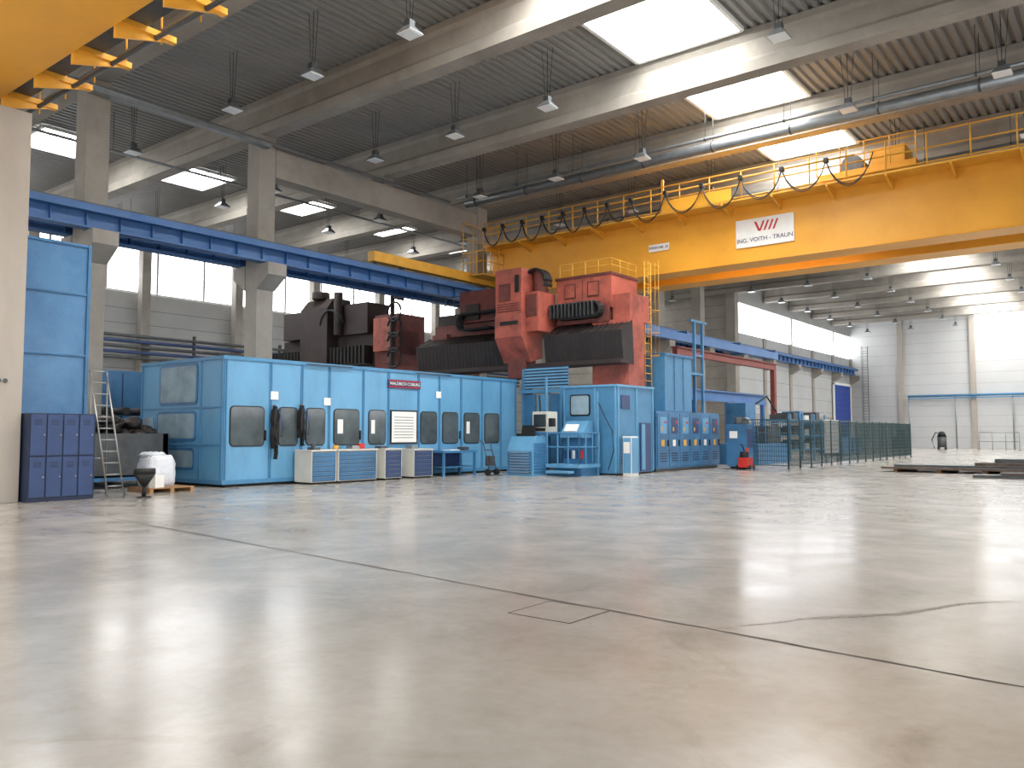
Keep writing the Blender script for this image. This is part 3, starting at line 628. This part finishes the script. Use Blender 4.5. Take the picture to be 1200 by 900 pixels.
b.box(-8.6,-1.5,34.4,36.4,.12,.2,RUST); b.box(-8.4,-1.8,36.5,38.2,.12,.22,RUST); b.box(-8.2,-2.2,34.7,36.5,.2,.29,DSTEEL,rot=.02); b.box(-5.4,-1.9,34.9,36.2,.29,.4,RUST,rot=-.03)
b.box(-4.8,-3.2,35.2,35.8,.4,.55,DSTEEL); b.done(.006)
b=B('steel_offcut'); b.box(-5.0,-1.6,31.6,32.5,.0,.1,DSTEEL,rot=.08); b.box(-4.2,-2.2,31.8,32.3,.1,.17,RUST,rot=.2); b.done(.006)
b=B('barrier_rail'); b.rail((-12.6,84,0),(-9.5,84,0),1.6,3,GALV,.04,(1,.5)); b.done()
b=B('shop_vacuum'); b.cyl((-16,86,.2),(-16,86,1.2),.4,DSTEEL,20); b.cyl((-16,86,1.2),(-16,86,1.7),.42,BLACK,20,.2); b.tube([(-16,85.8,1.5),(-16.4,85.3,1.6),(-16.7,85.1,.9),(-16.5,85.2,.1)],.05,BLACK)
for dx,dy in ((.3,.3),(-.3,.3),(.3,-.3),(-.3,-.3)): b.cyl((-16+dx-.04,86+dy,.12),(-16+dx+.04,86+dy,.12),.12,BLACK,12)
b.done()
b=B('battery_cart'); b.box(-20,-18.8,84,85.5,.25,1.2,DSTEEL)
for xx in (-19.8,-19.0):
    for yy in (83.98,85.35): b.cyl((xx,yy,.2),(xx,yy+.12,.2),.2,BLACK,14)
b.box(-19.8,-19.0,85.2,85.5,1.2,1.9,DSTEEL); b.done(.02)
# floor joints, crack, cover plate
def strip(name,pts,w,m,z=.0015,jit=0,ws=None):
    b=B(name); vs=[]
    for i,p in enumerate(pts):
        p=Vector((*p,z)); a=Vector((*pts[max(i-1,0)],z)); c=Vector((*pts[min(i+1,len(pts)-1)],z)); d=(c-a).normalized(); nrm=Vector((-d.y,d.x,0)); ww=(ws[i] if ws else w)*(1+random.uniform(-jit,jit))
        vs.append((b.bm.verts.new(p+nrm*ww/2),b.bm.verts.new(p-nrm*ww/2)))
    b.faces([b.bm.faces.new((p[0],q[0],q[1],p[1])) for p,q in zip(vs,vs[1:])],m); b.done()
N=80; A=Vector((-18,7.35)); C=Vector((3,5.4))
strip('trim_floor_joint',[tuple(A.lerp(C,i/N)+Vector((0,random.uniform(-.008,.008)))) for i in range(N+1)],.034,JOINT,.0025,jit=.5)
strip('trim_floor_joint',[(-18.3,8.6),(-18.0,40)],.03,JOINT,.001)
strip('trim_floor_joint',[(-15.6,7.2),(-15.0,24)],.02,FAINT,.001)
strip('trim_floor_joint',[(-12.6,34),(-12.0,84)],.04,FAINT,.001)
b=B('floor_cover_plate'); x0,x1,y0,y1=-4.32,-3.70,5.42,6.02
b.box(x0,x1,y0,y1,0,.002,FLOOR)
for a in (x0,x1): b.box(a-.007,a+.007,y0,y1,0,.0035,JOINT)
for a in (y0,y1): b.box(x0,x1,a-.007,a+.007,0,.0035,JOINT)
b.done()
cr=[];ws=[]
for i in range(90):
    f=i/89; cr.append((-2.8+1.75*f+.05*math.sin(f*13)+random.uniform(-.02,.02),5.9+2.7*f+.05*math.sin(f*9)+random.uniform(-.02,.02))); ws.append(.008+.09*max(0,math.sin(f*math.pi))**2*random.uniform(.3,1.3)*(1 if f>.3 else .5))
strip('trim_floor_crack',cr,.022,STAIN,.002,jit=.5,ws=ws)
# world, camera
w=bpy.data.worlds.new('world'); scene.world=w; w.use_nodes=True
bg=w.node_tree.nodes['Background']; bg.inputs[0].default_value=(1,.995,.98,1); bg.inputs[1].default_value=1.9
cam=bpy.data.cameras.new('camera'); co=bpy.data.objects.new('camera',cam); scene.collection.objects.link(co); scene.camera=co
cam.sensor_width=36; cam.lens=955/1200*36; cam.clip_end=400
co.location=(0,0,1.5); co.rotation_euler=(math.radians(90+3.48),0,math.radians(38.3))
